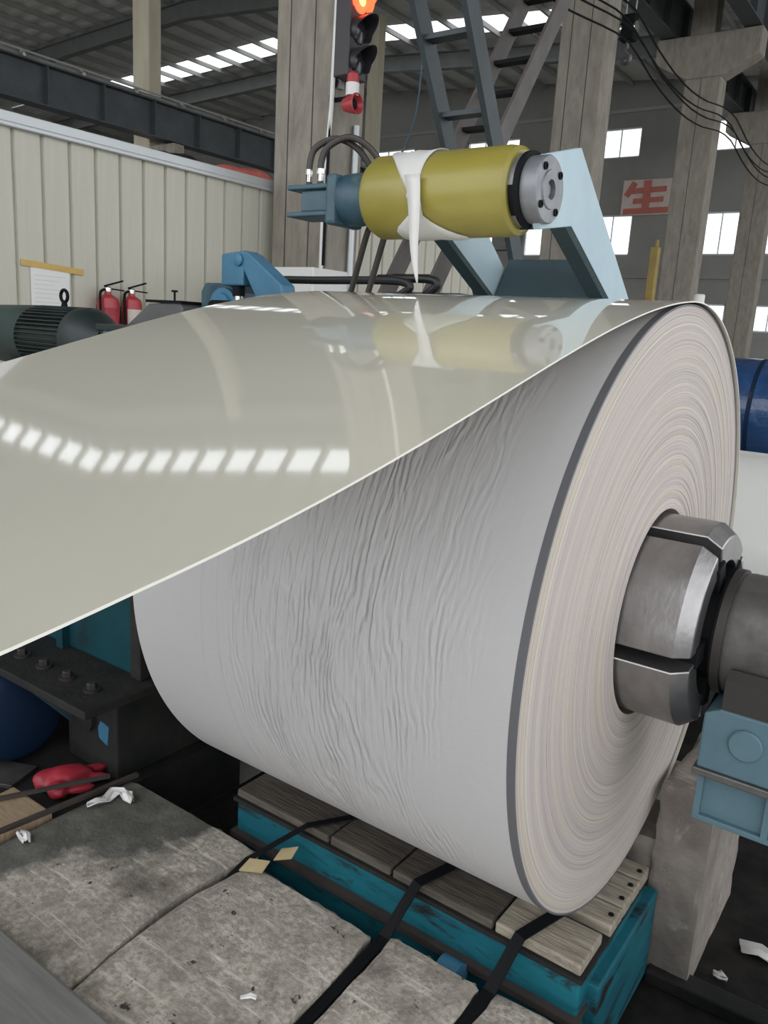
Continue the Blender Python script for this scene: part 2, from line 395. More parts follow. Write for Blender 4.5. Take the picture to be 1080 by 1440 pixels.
for a, b in SKY:
    for i in range(len(PX)-1):
        x0, x1 = PX[i]+.04, PX[i+1]-.04
        if -9.35 < x1 < .5 or -9.35 < x0 < .5: continue
        z0, z1 = roof_z(x0)+.01, roof_z(x1)+.01
        MB().add([(x0-.04, a, z0), (x1+.04, a, z1), (x1+.04, b, z1), (x0-.04, b, z0)], [(0, 1, 2, 3)]).build('skylight_pane', m_sky, ceil)
for y in YC:
    for xa, xb in ((XR0, -20), (-20, -4.75), (-4.75, XR1)):
        m = MB()
        za, zb = roof_z(xa)-.14, roof_z(xb)-.14
        for (w, t0, t1) in ((.12, 0, .03), (.02, .03, .47), (.12, .47, .50)):
            m.add([(x, y+s*w, z-t) for x, z in ((xa, za), (xb, zb)) for s, t in ((-1, t0), (1, t0), (1, t1), (-1, t1))],
                  [(0, 1, 2, 3), (7, 6, 5, 4), (0, 4, 5, 1), (1, 5, 6, 2), (2, 6, 7, 3), (3, 7, 4, 0)])
        m.build('rafter', m_rafter, ceil)

# ---- far wall with window openings
WINS = []
for x0, x1 in ((-25.4, -23.4), (-20.7, -18.7), (-16.3, -14.1), (-11.05, -9.62), (-7.35, -5.9), (-5.5, -4.0), (-2.5, -1.)):
    WINS.append((x0, x1, 6.8, 7.75))
for x0, x1 in ((-16.3, -14.9), (-13.6, -12.2), (-11., -9.6), (-7.4, -6.0), (-5.45, -4.0), (-2.5, -1.)):
    WINS.append((x0, x1, 3.65, 4.98))
for x0, x1 in ((-7.65, -6.2), (-5.6, -4.2), (-2.5, -1.)):
    WINS.append((x0, x1, 1.3, 2.13))
xs = sorted({-36., 10.} | {w[0] for w in WINS} | {w[1] for w in WINS})
zs = sorted({FL, 8.6} | {w[2] for w in WINS} | {w[3] for w in WINS})
m = MB()
for i in range(len(xs)-1):
    for j in range(len(zs)-1):
        cx, cz = (xs[i]+xs[i+1])/2, (zs[j]+zs[j+1])/2
        if any(w[0] < cx < w[1] and w[2] < cz < w[3] for w in WINS): continue
        m.box(xs[i], xs[i+1], 26, 26.25, zs[j], zs[j+1])
m.prism([(-36, 8.6), (10, 8.6), (10, roof_z(10)+.05), (-4.75, roof_z(-4.75)+.05), (-20, roof_z(-20)+.05), (-36, roof_z(-36)+.05)], 'y', 26, 26.25)
wf = m.build('wall_far', m_wallfar, kind='structure')
MB().box(-36, 10, 25.9, 26, 2.9, 3.15).build('ledge', m_wallfar, wf)
MB().box(-36, 10, 25.93, 26, 8.2, 8.3).build('girt', m_purlin, wf)
for i, (x0, x1, z0, z1) in enumerate(WINS):
    w = MB()
    for a in ((x0, x0+.05, z0, z1), (x1-.05, x1, z0, z1), (x0, x1, z0, z0+.05), (x0, x1, z1-.05, z1)):
        w.box(a[0], a[1], 26.05, 26.13, a[2], a[3])
    w = w.build('window_%d' % (i+1), m_trim, kind='structure')
    n = 2 if x1-x0 < 1.9 else 3
    for k in range(n):
        a = x0+.05+(x1-x0-.1)*k/n; b = x0+.05+(x1-x0-.1)*(k+1)/n
        MB().box(a+.012, b-.012, 26.08, 26.088, z0+.05, z1-.05).build('pane', m_pane, w)
        if k: MB().box(a-.018, a+.018, 26.06, 26.12, z0+.05, z1-.05).build('mullion', m_trim, w)
MB().box(-36.3, -36, -6, 26.25, FL, 11.2).build('wall_west', m_wallfar, kind='structure')

# ---- cream panel partition (a room built inside the hall)
root = MB().box(-5.30, -5.235, -3.2, 8.2, FL, 1.93).build('wall_left', m_panel, kind='structure')
src = None
n0 = 0
for i in range(-18, 30):
    y0 = 1.381+.224*i
    if src is None:
        src = MB().add([(-5.235, .006, FL+.02), (-5.235, .218, FL+.02), (-5.235, .218, 1.92), (-5.235, .006, 1.92),
                        (-5.205, .018, FL+.02), (-5.205, .206, FL+.02), (-5.205, .206, 1.92), (-5.205, .018, 1.92)],
                       [(4, 5, 6, 7), (0, 4, 7, 3), (1, 2, 6, 5), (3, 7, 6, 2), (0, 1, 5, 4), (0, 3, 2, 1)]).build('panel', m_panel, root)
        src.location = (0, y0, 0); py0 = y0
    else: dup(src, root, (0, y0-py0, 0))
MB().box(-5.32, -5.17, -3.2, 8.2, 1.915, 1.985).box(-5.31, -5.16, -3.2, 8.2, 1.885, 1.915).build('top_rail', m_trim, root, bevel=.006)
MB().box(-9.5, -5.3, -3.2, 8.2, 1.85, 1.93).build('room_roof', m_panel, root)

# ================================================================== COLUMNS, GIRDERS
def col_b(y, label):
    t = thing('concrete_column', (-4.75, y+.225, FL), label, 'column', 'row of concrete crane columns')
    MB().box(-5.1, -4.4, y, y+.45, FL, 5.9).build('shaft', m_conc_col, t, bevel=.025)
    m = MB().prism([(-5.1, 5.9), (-4.4, 5.9), (-3.75, 6.25), (-3.75, 6.7), (-5.75, 6.7), (-5.75, 6.25)], 'y', y, y+.45)
    m.build('corbel', m_conc_col, t, bevel=.02)
    for x in ((-4.93, -4.64) if y < 10 else (-4.78,)): MB().box(x, x+.012, y-.002, y+.01, FL, 5.88).build('board_seam', m_rustbar, t)
    MB().box(-5.12, -4.65, y+.02, y+.43, 6.7, roof_z(-4.75)-.2).build('upper_shaft', m_conc_col, t, bevel=.02)
    return t
col_b(3.9, 'big board-marked concrete column with white conduit, beside the traffic light')
col_b(9.75, 'concrete column behind the brown ladder and blue roller arm')
col_b(15.6, 'concrete column with exposed corbel, right of the red-lettered sign')
col_b(21.45, 'concrete column farthest right, above the blue wrapped coil')
def girder(name, x, z0, z1, y0, y1, label, step=1.17, w=.16):
    t = thing(name, (x, y0, z0), label, 'girder', 'crane runway girders')
    MB().box(x-.012, x+.012, y0, y1, z0+.025, z1-.03).build('web', m_steel_dk, t)
    MB().box(x-w, x+w, y0, y1, z1-.03, z1).build('flange', m_steel_dk, t)
    MB().box(x-w, x+w, y0, y1, z0, z0+.025).build('flange', m_steel_dk, t)
    k = int((y1-y0)/step); s0 = None
    for i in range(k+1):
        if s0 is None: s0 = MB().box(x-w+.015, x+w-.015, y0+.02, y0+.045, z0+.025, z1-.03).build('stiffener', m_steel_dk, t)
        else: dup(s0, t, (0, i*step, 0))
    MB().box(x-.035, x+.035, y0, y1, z1, z1+.09).build('rail', m_purlin, t)
    return t
ga = girder('crane_girder', -13.75, 4.2, 4.9, -5.9, 25.8, 'dark steel crane girder crossing the upper left behind the panel wall')
s0 = None
for i in range(16):
    if s0 is None:
        s0 = MB().box(-13.66, -13.58, 3.0, 3.06, 4.9, 5.0).build('rail_clip', m_nickel, ga)
    else: dup(s0, ga, (0, 1.17*i, 0))
MB().tube([(-13.55, -5.5, 4.98), (-13.55, 25, 4.98)], .02, 6).build('conductor_bar', m_purlin, ga)
girder('crane_girder', -3.95, 6.72, 7.5, -5.9, 25.8, 'dark steel crane girder at the top right corner, on the corbels')
girder('crane_girder', -5.55, 6.72, 7.5, -5.9, 25.8, 'dark steel crane girder left of the corbelled column top')
def col_a(x0, x1, y, d, label, zc=4.15):
    t = thing('beige_column', ((x0+x1)/2, y, FL), label, 'column', 'beige columns across the hall')
    MB().box(x0, x1, y, y+d, FL, roof_z(x0)-.4).build('shaft', m_beige, t, bevel=.02)
    MB().prism([(x0, zc-.75), (x1, zc-.75), (x1+.75, zc-.3), (x1+.75, zc), (x0-.1, zc), (x0-.1, zc-.3)], 'y', y+.02, y+d-.02).build('corbel', m_conc_col, t, bevel=.02)
    return t
col_a(-14.72, -14.2, 9.65, .32, 'beige column rising behind the crane girder at upper left')
col_a(-14.55, -14.2, 17.4, .3, 'slim beige column seen just right of the red alarm beacon')

# ================================================================== MAIN COIL
R, RI, LC = .75, .264, 1.0825
coil = thing('steel_coil', (-.54, 0, -R), 'large coil of cream painted steel under wrinkled grey film, strip peeling off its top', 'steel coil')
m = MB(); na, nx = 160, 2
V = []; 
for i in range(na+1):
    a = 2*PI*i/na
    for x in (-LC, -.016): V.append((x, -R*math.sin(a), R*math.cos(a)))
m.add(V, [(i*2, (i+1)*2, (i+1)*2+1, i*2+1) for i in range(na)])
body = m.build('film_wrapped_side', m_body, coil, smooth=True, label='grey plastic film wrinkled around the coil')
me = body.data; uvl = me.uv_layers.new(name='UVMap')
for lp in me.loops:
    v = me.vertices[lp.vertex_index].co; a = lp.vertex_index//2*2*PI/na
    uvl.data[lp.index].uv = (v.x+LC, a*R)
m = MB().lathe([(-.016, R+.0005), (0, R+.0005), (.0005, R-.004)], (0, 0, 0), n=160, caps=False)
m.build('outer_wrap_edge', m_band, coil, smooth=True, label='dark edge band of the outermost wrap')
prof = []; r = R-.003; off = 0
while r > RI:
    off = .75*off+random.uniform(-.0007, .0007)
    prof.append((off, r)); w_ = random.choice((.0022, .003, .0045)); r -= w_; prof.append((off, max(r, RI)))
prof.append((-.06, RI)); prof.append((-LC, RI)); prof.append((-LC, R))
MB().lathe(prof[:-3], (0, 0, 0), n=128, caps=False).build('wound_end', m_face, coil, smooth=True, label='end face of tightly wound sheet edges', angle=20)
MB().lathe(prof[-4:], (0, 0, 0), n=96, caps=False).build('bore', m_face, coil, smooth=True)
# strip: over the back and top of the coil and away to the left front, sagging
RS = R+.006
def strip_profile():
    P = []
    t = -2.7
    while t < .0519: P.append((-RS*math.sin(t), RS*math.cos(t), t)); t += .05
    y, z, s, a = -RS*math.sin(.0519), RS*math.cos(.0519), 0., .0519
    P.append((y, z, a))
    while s < 3.2:
        s += .04; a = .0519+.4723*s-.2571*s*s
        if s > 1.6: a = max(a, .05+.12*math.exp(-(s-1.6)*2.0))
        y -= math.cos(a)*.04; z -= math.sin(a)*.04; P.append((y, z, a))
    return P
SP = strip_profile(); X0S, X1S = -LC-.004, .010
m = MB(); n = len(SP); NX = 12; TS = .003
top = [[(X0S+(X1S-X0S)*k/NX, y-math.sin(a)*TS*.5, z+math.cos(a)*TS*.5) for k in range(NX+1)] for (y, z, a) in SP]
bot = [[(X0S+(X1S-X0S)*k/NX, y+math.sin(a)*TS*.5, z-math.cos(a)*TS*.5) for k in range(NX+1)] for (y, z, a) in SP]
V = [p for r in top for p in r]+[p for r in bot for p in r]; K = NX+1; B = n*K
F = [(i*K+k, i*K+k+1, (i+1)*K+k+1, (i+1)*K+k) for i in range(n-1) for k in range(NX)]
m.add(V, F+[tuple(q+B for q in g[::-1]) for g in F])
m.cur = 1
o = []
for i in range(n-1):
    o.append((i*K, B+i*K, B+(i+1)*K, (i+1)*K)); o.append((i*K+NX, (i+1)*K+NX, B+(i+1)*K+NX, B+i*K+NX))
m.f += o; m.mi += [1]*len(o)
m.f += [tuple(range(K)), tuple(B+k for k in range(K))][:0]
m.build('strip', [m_strip, m_edge], coil, smooth=True, angle=50, label='glossy cream sheet unwinding from the coil')

# ================================================================== MANDREL + OUTBOARD SUPPORT
man = thing('mandrel', (0, 0, 0), 'segmented steel expanding mandrel gripping the bore of the coil', 'mandrel')
def jaw(a0, a1, r0, r1, xa, xb, ch):
    m = MB(); n = 14; ring = [(xa, r0), (xb, r0), (xb, r1-ch), (xb-ch*1.3, r1), (xa, r1)]; V = []
    for i in range(n+1):
        a = a0+(a1-a0)*i/n
        for t, r in ring: V.append((t, -r*math.sin(a), r*math.cos(a)))
    k = len(ring); F = []
    for i in range(n):
        for j in range(k): F.append((i*k+j, (i+1)*k+j, (i+1)*k+(j+1) % k, i*k+(j+1) % k))
    F += [tuple(range(k)), tuple(n*k+j for j in range(k))[::-1]]
    return m.add(V, F)
RD = math.radians
for i in range(5):
    a = RD(25+72*i)
    jaw(a+RD(4), a+RD(68), .165, .252, -.95, .158, .026).build('jaw', m_mand, man, smooth=True, angle=25, bevel=.003)
MB().lathe([(-.95, .17), (.05, .17), (.075, .165)], (0, 0, 0), n=40).build('core', m_black, man, smooth=True)
MB().lathe([(.05, .125), (.235, .125)], (0, 0, 0), n=40).build('shaft', m_black, man, smooth=True)
MB().lathe([(-1.58, .2), (-.96, .2)], (0, 0, 0), n=40).build('drive_shaft', m_black, man, smooth=True)
for i in range(5):
    a = RD(25+72*i); ca, sa = math.cos(a), math.sin(a)
    MB().bar((.07, -.14*sa, .14*ca), (.165, -.14*sa, .14*ca), .05, .10, (0, -sa, ca)).build('wedge', m_black, man, bevel=.004)

sup = thing('outboard_support', (.62, 0, FL), 'blue outboard bearing bracket holding the grey shaft sleeve at right', 'bearing bracket')
MB().lathe([(.2, .1), (.2, .143), (.214, .146), (.9, .146)], (0, 0, 0), n=48).build('bearing_sleeve', m_sleeve, sup, smooth=True)
MB().lathe([(.174, .105), (.174, .143), (.181, .151), (.2, .151), (.202, .1)], (0, 0, 0), n=48, caps=False).build('end_ring', m_saddle, sup, smooth=True)
pts = [(.152*math.sin(a), -.152*math.cos(a)) for a in [RD(-75+150*i/16) for i in range(17)]]
MB().prism(pts+[(.165, -.14), (-.165, -.14)][:0]+[(.17, -.06), (.17, -.15), (-.17, -.15), (-.17, -.06)], 'x', .225, .9).build('saddle', m_saddle, sup)
MB().prism([(.192, -.145), (.225, -.128), (.9, -.128), (.9, -.278), (.192, -.278)], 'y', -.175, .175).build('bracket_plate', m_bracket, sup, bevel=.005)
MB().lathe([(0, .036), (-.008, .036), (-.011, .033)][::-1], (.287, -.175, -.192), axis='y', n=28).build('pin', m_bracket, sup, smooth=True)
MB().box(.185, .9, -.182, .182, -.296, -.278).build('flange', m_sleeve, sup, bevel=.003)
m = MB().box(.21, .9, -.15, .15, -.40, -.296); m.build('lower_box', m_bracket, sup)
MB().box(.196, .9, -.165, .165, -.414, -.40).build('bottom_flange', m_bracket, sup, bevel=.003)
for x in (.198, .345, .62): MB().box(x, x+.014, -.166, .166, -.402, -.296).build('rib', m_bracket, sup)
MB().box(.5, .9, -.15, .15, FL, -.414).build('post', m_bracket, sup, bevel=.01)

# ================================================================== HOLD-DOWN ROLLER ARM
arm = thing('hold_down_roller_arm', (-.6, 1.2, FL), 'light blue swing arm carrying a yellow press roller above the coil', 'roller arm')
RC = (0, 0, 1.02)
MB().lathe([(-.93, .085), (-.925, .10), (-.905, .112), (-.50, .112), (-.475, .108), (-.468, .098), (-.468, .07)], RC, n=56).build('yellow_roll', m_yellow, arm, smooth=True, label='yellow polyurethane roll')
MB().lathe([(-.475, .088), (-.452, .088), (-.452, .094), (-.438, .094), (-.438, .075), (-.42, .075)], RC, n=48).build('hub', m_black, arm, smooth=True)
for k in range(3):
    a = RD(20+120*k); c2_, s2_ = math.cos(a), math.sin(a)
    MB().lathe([(-.47, .0885), (-.445, .0905), (-.445, .082), (-.47, .082), (-.47, .0885)], RC, n=10, a0=a, a1=a+RD(70)).build('hub_segment', m_flange, arm, smooth=True)
fl = MB().lathe([(-.438, .05), (-.438, .082), (-.398, .082), (-.394, .079), (-.394, .048), (-.390, .046), (-.390, .024), (-.405, .024), (-.405, .001)], RC, n=48).build('flange', m_flange, arm, smooth=True, label='bolted grey bearing flange')
for k in range(4):
    a = RD(40+90*k)
    MB().lathe([(-.396, .0095), (-.389, .0095), (-.389, .0055), (-.393, .005)], (0, -.064*math.sin(a), 1.02+.064*math.cos(a)), n=10).build('bolt', m_black, fl, smooth=True)
MB().lathe([(-.405, .016), (-.399, .014)], (0, 0, 1.02), n=16).build('shaft_end', m_flange, fl, smooth=True)
PL = [(-.078*math.sin(RD(a)), 1.02+.078*math.cos(RD(a))) for a in range(170, 5, -15)]+[(.0, 1.106), (.203, 1.161), (.705, .80), (1.32, -.12), (1.12, -.2), (.526, .788), (.188, .957), (.0, .925)]
for x in (-.431, -.838):
    MB().prism(PL, 'x', x, x+.022).build('arm_plate', m_ltblue, arm, bevel=.003)
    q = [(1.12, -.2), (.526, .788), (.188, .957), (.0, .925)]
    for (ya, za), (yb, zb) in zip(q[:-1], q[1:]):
        MB().prism([(ya, za), (yb, zb), (yb+.004, zb+.012), (ya+.012, za+.004)], 'x', x-.045, x+.021).build('edge_shade_strip', m_dkblue, arm)  # added dark strips: shade of the plate's inner edges put into colour
MB().prism([(.60, .915), (.50, .755), (.70, .63), (.80, .79)], 'x', -.807, -.47).build('cross_tube', m_dkblue, arm, bevel=.006)
MB().box(-.81, -.425, 1.1, 1.25, -.05, .1).build('cross_tube', m_dkblue, arm, bevel=.006)
MB().lathe([(-1.0, .06), (-.25, .06)], (0, 1.2, -.08), n=24).build('pivot_shaft', m_sleeve, arm, smooth=True)
for x in (-.98, -.36):
    MB().prism([(1.0, FL), (1.4, FL), (1.28, 0), (1.12, 0)], 'x', x, x+.08).build('stand', m_dkblue, arm)
# hydraulic drive at the roll's far end
mt = MB().lathe([(-1.055, .04), (-1.05, .062), (-1.035, .072), (-.99, .074), (-.965, .066), (-.945, .07), (-.925, .088), (-.905, .09)], RC, n=40).build('hydraulic_motor', m_hydr, arm, smooth=True, label='blue green hydraulic motor')
MB().box(-1.19, -1.05, -.045, .045, .985, 1.048).build('valve_block', m_hydr, mt, bevel=.005)
MB().box(-1.235, -1.045, -.06, .06, 1.048, 1.062).build('flange_plate', m_hydr, mt, bevel=.004)
MB().box(-1.235, -1.045, -.06, .06, .971, .985).build('flange_plate', m_hydr, mt, bevel=.004)
MB().box(-1.075, -1.035, -.07, .07, .945, 1.085).build('mounting_flange', m_hydr, mt, bevel=.01)
hoses = [[(-1.18, -.02, 1.06), (-1.18, -.02, 1.13), (-1.165, -.01, 1.175), (-1.11, .02, 1.20), (-1.05, .05, 1.17), (-1.015, .08, 1.10), (-1.02, .10, 1.0), (-1.045, .10, .93), (-1.10, .12, .80), (-1.16, .14, .66)],
         [(-1.135, -.02, 1.06), (-1.135, -.02, 1.13), (-1.115, -.01, 1.175), (-1.06, .02, 1.20), (-1.0, .05, 1.165), (-.965, .08, 1.09), (-.955, .10, 1.0), (-.975, .10, .93), (-1.03, .12, .80), (-1.09, .14, .66)]]
for h in hoses:
    ho = MB().tube(h, .0098, 10, 6).build('hydraulic_hose', m_hose, arm, smooth=True)
    MB().lathe([(1.075, .0105), (1.095, .0105), (1.095, .013), (1.11, .013), (1.11, .01)], (h[0][0], h[0][1], 0), axis='z', n=8).build('hose_fitting', m_nickel, ho, smooth=True)
# film draped on the roll
m = MB(); V = []; n = 26
for i in range(n+1):
    ph = RD(-25+(215)*i/n); t = i/n
    rr = .1145+.002*math.sin(9*t)
    d = math.degrees(ph)
    xl = -.865+.015*math.sin(7*t)+(.12*max(0, min(1, (d-30)/60))) if d < 105 else -.735-.08*min(1, max(0, d-115)/30)
    xr = -.700-.01*math.sin(5*t)-(.012*max(0, min(1, (d-30)/50))) if d < 105 else -.71+.10*min(1, max(0, d-125)/40)
    for k in range(5):
        V.append((xl+(xr-xl)*k/4, -rr*math.sin(ph), 1.02+rr*math.cos(ph)+.002*math.sin(3*k+8*t)))
m.add(V, [(i*5+k, i*5+k+1, (i+1)*5+k+1, (i+1)*5+k) for i in range(n) for k in range(4)])
V = []; n = 14
for i in range(n+1):
    t = i/n; w = .026*(1-t)**.8+.002; x = -.732+.035*t+.004*math.sin(6*t); z = 1.055-.275*t
    V += [(x-w, -.119-.006*math.sin(3*t), z), (x+w*.8, -.121-.004*math.sin(5*t), z)]
m.add(V, [(2*i, 2*i+1, 2*i+3, 2*i+2) for i in range(n)])
o = m.build('plastic_film', m_film, smooth=True)
sm = o.modifiers.new('thick', 'SOLIDIFY'); sm.thickness = .0008
tag(o, 'torn strip of white plastic film hanging on the yellow roll', 'plastic film')

# ================================================================== COIL CAR (platform under the coil)
car = thing('coil_car', (-.56, -.04, FL), 'blue steel coil car with worn wooden deck under the coil', 'coil car')
MB().box(-1.17, .03, -.28, .195, -1.15, -.878).build('body', m_carblue, car, bevel=.008)
MB().box(-1.175, .036, -.292, .205, -.886, -.872).build('edge_angle', m_darkplate, car)
MB().box(-1.175, .036, -.305, .21, -1.01, -.99).build('lower_flange', m_rustbar, car)
MB().box(-.9, .06, -.22, .255, -1.22, -.93).build('inner_box', m_carblue, car, bevel=.006)
xx = [-1.172, -.775, -.545, -.215, .032]
for i in range(4):
    dz = (-.004, 0, -.003, .002)[i]
    MB().box(xx[i]+.004, xx[i+1]-.004, -.283, -.14, -.872, -.842+dz).build('deck_plank', m_woodlt if i > 2 else m_wood, car, bevel=.006)
for i, (a, b, h) in enumerate(((-.105, -.02, -.836), (-.014, .05, -.834), (.056, .125, -.836), (.131, .203, -.835))):
    p_ = MB().box(-1.172, .038, a, b, -.872, h).build('deck_plank', m_woodlt, car, bevel=.005)
    MB().lathe([(0, .008), (.003, .007)], (.02, (a+b)/2, h), axis='z', n=10).build('screw', m_black, p_)
for x, y in ((-.9, -.2), (-.9, .13), (-.2, -.2), (-.2, .13)):
    MB().lathe([(-.03, .05), (.03, .05)], (x, y, FL+.05), axis='y', n=20).build('wheel', m_black, car, smooth=True)
# black straps from the deck into the block joints
def strap(pts, w, label):
    m = MB(); V = []
    for i, q in enumerate(pts):
        d = (Vector(pts[min(i+1, len(pts)-1)])-Vector(pts[max(i-1, 0)])).normalized(); sd = d.cross(Vector((0, 0, 1))).normalized()*w/2; u = sd.cross(d).normalized()*.004
        q = Vector(q); V += [q-sd, q+sd, q+sd+u, q-sd+u]
    F = []
    for i in range(len(pts)-1):
        for k in range(4): F.append((i*4+k, i*4+(k+1) % 4, (i+1)*4+(k+1) % 4, (i+1)*4+k))
    F += [(0, 1, 2, 3), tuple((len(pts)-1)*4+k for k in (3, 2, 1, 0))]
    o = m.add(V, F).build('flat_bar', m_black)
    tag(o, label, 'steel bar', 'black bars across the coil car')
strap([(-.76, -.145, -.838), (-.855, -.292, -.84), (-.985, -.42, -.952), (-.99, -.50, -.985)], .022, 'black flat bar over the far end of the wooden deck, by the cardboard scraps')
strap([(-.405, -.145, -.836), (-.45, -.292, -.839), (-.478, -.40, -.96), (-.474, -.9, -.99)], .032, 'black flat bar crossing the middle of the blue coil car')
strap([(-.09, -.145, -.834), (-.135, -.292, -.837), (-.165, -.38, -.96), (-.185, -.9, -.99)], .034, 'black flat bar crossing the near end of the wooden deck')

# ================================================================== CONCRETE BLOCKS
def block(xl, xr, y0, y1, label, m_, bow=(0, 0), seed=1, z1=-.95):
    """slab with bowed long sides and a chipped far edge; xl, xr: (x at far end, x at near end)"""
    rnd = random.Random(seed); NXb, NYb = 14, 26; V = []
    def xe(e, bw, t): return e[0]+(e[1]-e[0])*t+bw*math.sin(PI*min(1, t*y_span))
    y_span = abs(y1-y0)/.62
    jit = [rnd.uniform(-.012, .006) for _ in range(NXb+1)]
    for layer in (0, 1):
        for j in range(NYb+1):
            t = (j/NYb)**1.6; y = y1+(y0-y1)*t
            for i in range(NXb+1):
                s = i/NXb; a, b = xe(xl, bow[0], t), xe(xr, bow[1], t)
                x = a+(b-a)*s; z = z1
                e = min(i, NXb-i, j)
                if layer == 0:
                    z += (-.010 if e == 0 else 0)+rnd.uniform(-.0015, .0015)
                    if e == 0: x += rnd.uniform(-.004, .004)
                    yy = y+(jit[i] if j == 0 else 0)
                else: z = FL; yy = y
                V.append((x, yy, z))
    K = NXb+1; Bq = K*(NYb+1)
    F = [(j*K+i, (j+1)*K+i, (j+1)*K+i+1, j*K+i+1) for j in range(NYb) for i in range(NXb)]
    F += [(Bq+j*K+i, Bq+j*K+i+1, Bq+(j+1)*K+i+1, Bq+(j+1)*K+i) for j in range(NYb) for i in range(NXb)]
    loop = [i for i in range(K)]+[j*K+NXb for j in range(1, NYb+1)]+[NYb*K+i for i in range(NXb-1, -1, -1)]+[j*K for j in range(NYb-1, 0, -1)]
    F += [(loop[k], loop[(k+1) % len(loop)], Bq+loop[(k+1) % len(loop)], Bq+loop[k]) for k in range(len(loop))]
    o = MB().add(V, F).build('concrete_block', m_, smooth=True, angle=30)
    return tag(o, label, 'concrete block', 'concrete slabs beside the coil car')
block((-1.61, -1.63), (-.992, -.958), -2.4, -.36, 'concrete slab with a damp dark half, white paper scrap on it', m_conc_blk, bow=(0, -.035), seed=3)
block((-.968, -.935), (-.508, -.482), -2.4, -.415, 'concrete slab between the two longest joints, bottom middle', m_conc_blk, bow=(-.035, .01), seed=5)
block((-.462, -.445), (-.19, -.2), -2.4, -.38, 'narrow concrete slab with a chipped far corner in front of the coil car', m_conc_blk, bow=(.01, 0), seed=8)
block((-.15, -.16), (.75, .75), -2.4, -.365, 'concrete slab at the bottom edge, below the corner of the wooden deck', m_conc_blk, seed=11)

# foundation block under the bearing bracket
def rough_block(x0, x1, y0, y1, z0, z1, amp, seed):
    rnd = random.Random(seed); m = MB(); nx_, ny_, nz_ = 10, 10, 14
    idx = {}; V = []
    def g(i, j, k):
        if (i, j, k) not in idx:
            e = (i in (0, nx_))+(j in (0, ny_))+(k == nz_)
            s = amp*(2.2 if e > 1 else .6)
            p = Vector((x0+(x1-x0)*i/nx_, y0+(y1-y0)*j/ny_, z0+(z1-z0)*k/nz_))
            c = Vector(((x0+x1)/2, (y0+y1)/2, p.z))
            q = p+(c-p).normalized()*rnd.uniform(0, s)+Vector((0, 0, -rnd.uniform(0, s) if k == nz_ else 0))
            idx[(i, j, k)] = len(V); V.append(q)
        return idx[(i, j, k)]
    F = []
    for i in range(nx_):
        for j in range(ny_): F.append((g(i, j, nz_), g(i+1, j, nz_), g(i+1, j+1, nz_), g(i, j+1, nz_)))
        for k in range(nz_):
            F.append((g(i, 0, k), g(i+1, 0, k), g(i+1, 0, k+1), g(i, 0, k+1))); F.append((g(i+1, ny_, k), g(i, ny_, k), g(i, ny_, k+1), g(i+1, ny_, k+1)))
    for j in range(ny_):
        for k in range(nz_):
            F.append((g(0, j+1, k), g(0, j, k), g(0, j, k+1), g(0, j+1, k+1))); F.append((g(nx_, j, k), g(nx_, j+1, k), g(nx_, j+1, k+1), g(nx_, j, k+1)))
    return m.add(V, F)
fb_ = rough_block(.02, .175, .275, .85, FL, -.60, .006, 4); q_ = rough_block(-.75, .03, .30, .85, FL, -.80, .006, 9); fb_.add(q_.v, q_.f)
o = fb_.build('foundation_block', m_found, smooth=True, angle=40)
tag(o, 'rough pale concrete foundation block behind the coil, beside the dark pit', 'concrete block')
o = MB().box(-1.64, 3.2, -.355, 3.4, FL, FL+.004).build('pit_sheet', m_pit); tag(o, 'near-black sheet on the pit floor at lower right', 'floor sheet')  # near-black sheet covering the grey floor, under the car too
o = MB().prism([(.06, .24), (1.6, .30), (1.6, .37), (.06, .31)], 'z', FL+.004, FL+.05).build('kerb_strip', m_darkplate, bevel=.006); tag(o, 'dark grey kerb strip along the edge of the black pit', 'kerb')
def scrap(name, pts, h, m_, label, cat, seed, group=None, n=7):
    """crumpled flat scrap: ribbon along pts with ruffled height"""
    rnd = random.Random(seed); V = []; F = []
    for i, (x, y, z, w) in enumerate(pts):
        for k in range(n):
            s = k/(n-1)-.5
            d = (Vector(pts[min(i+1, len(pts)-1)][:2])-Vector(pts[max(i-1, 0)][:2])).normalized(); nn = Vector((-d.y, d.x))
            V.append((x+nn.x*s*w+rnd.uniform(-.15, .15)*w*.3, y+nn.y*s*w+rnd.uniform(-.15, .15)*w*.3, z+.004+rnd.uniform(0, h)))
    F = [(i*n+k, i*n+k+1, (i+1)*n+k+1, (i+1)*n+k) for i in range(len(pts)-1) for k in range(n-1)]
    o = MB().add(V, F).build(name, m_, smooth=True, angle=60)
    q = o.modifiers.new('thick', 'SOLIDIFY'); q.thickness = .003
    return tag(o, label, cat, group)
rnd = random.Random(21)
for i, (x, y, w, l) in enumerate(((.32, .58, .055, 'white crumpled paper scrap in the black pit, largest of the three'), (.245, .40, .02, 'tiny pale scrap in the pit near the foundation block'), (.36, .80, .03, 'small pale scrap in the pit, farthest back'))):
    scrap('paper_scrap', [(x-w, y, FL+.004, w), (x, y+w*.4, FL+.004, w*1.3), (x+w, y, FL+.004, w*.6)], .02, m_paper, l, 'paper scrap', i, 'scraps in the pit')

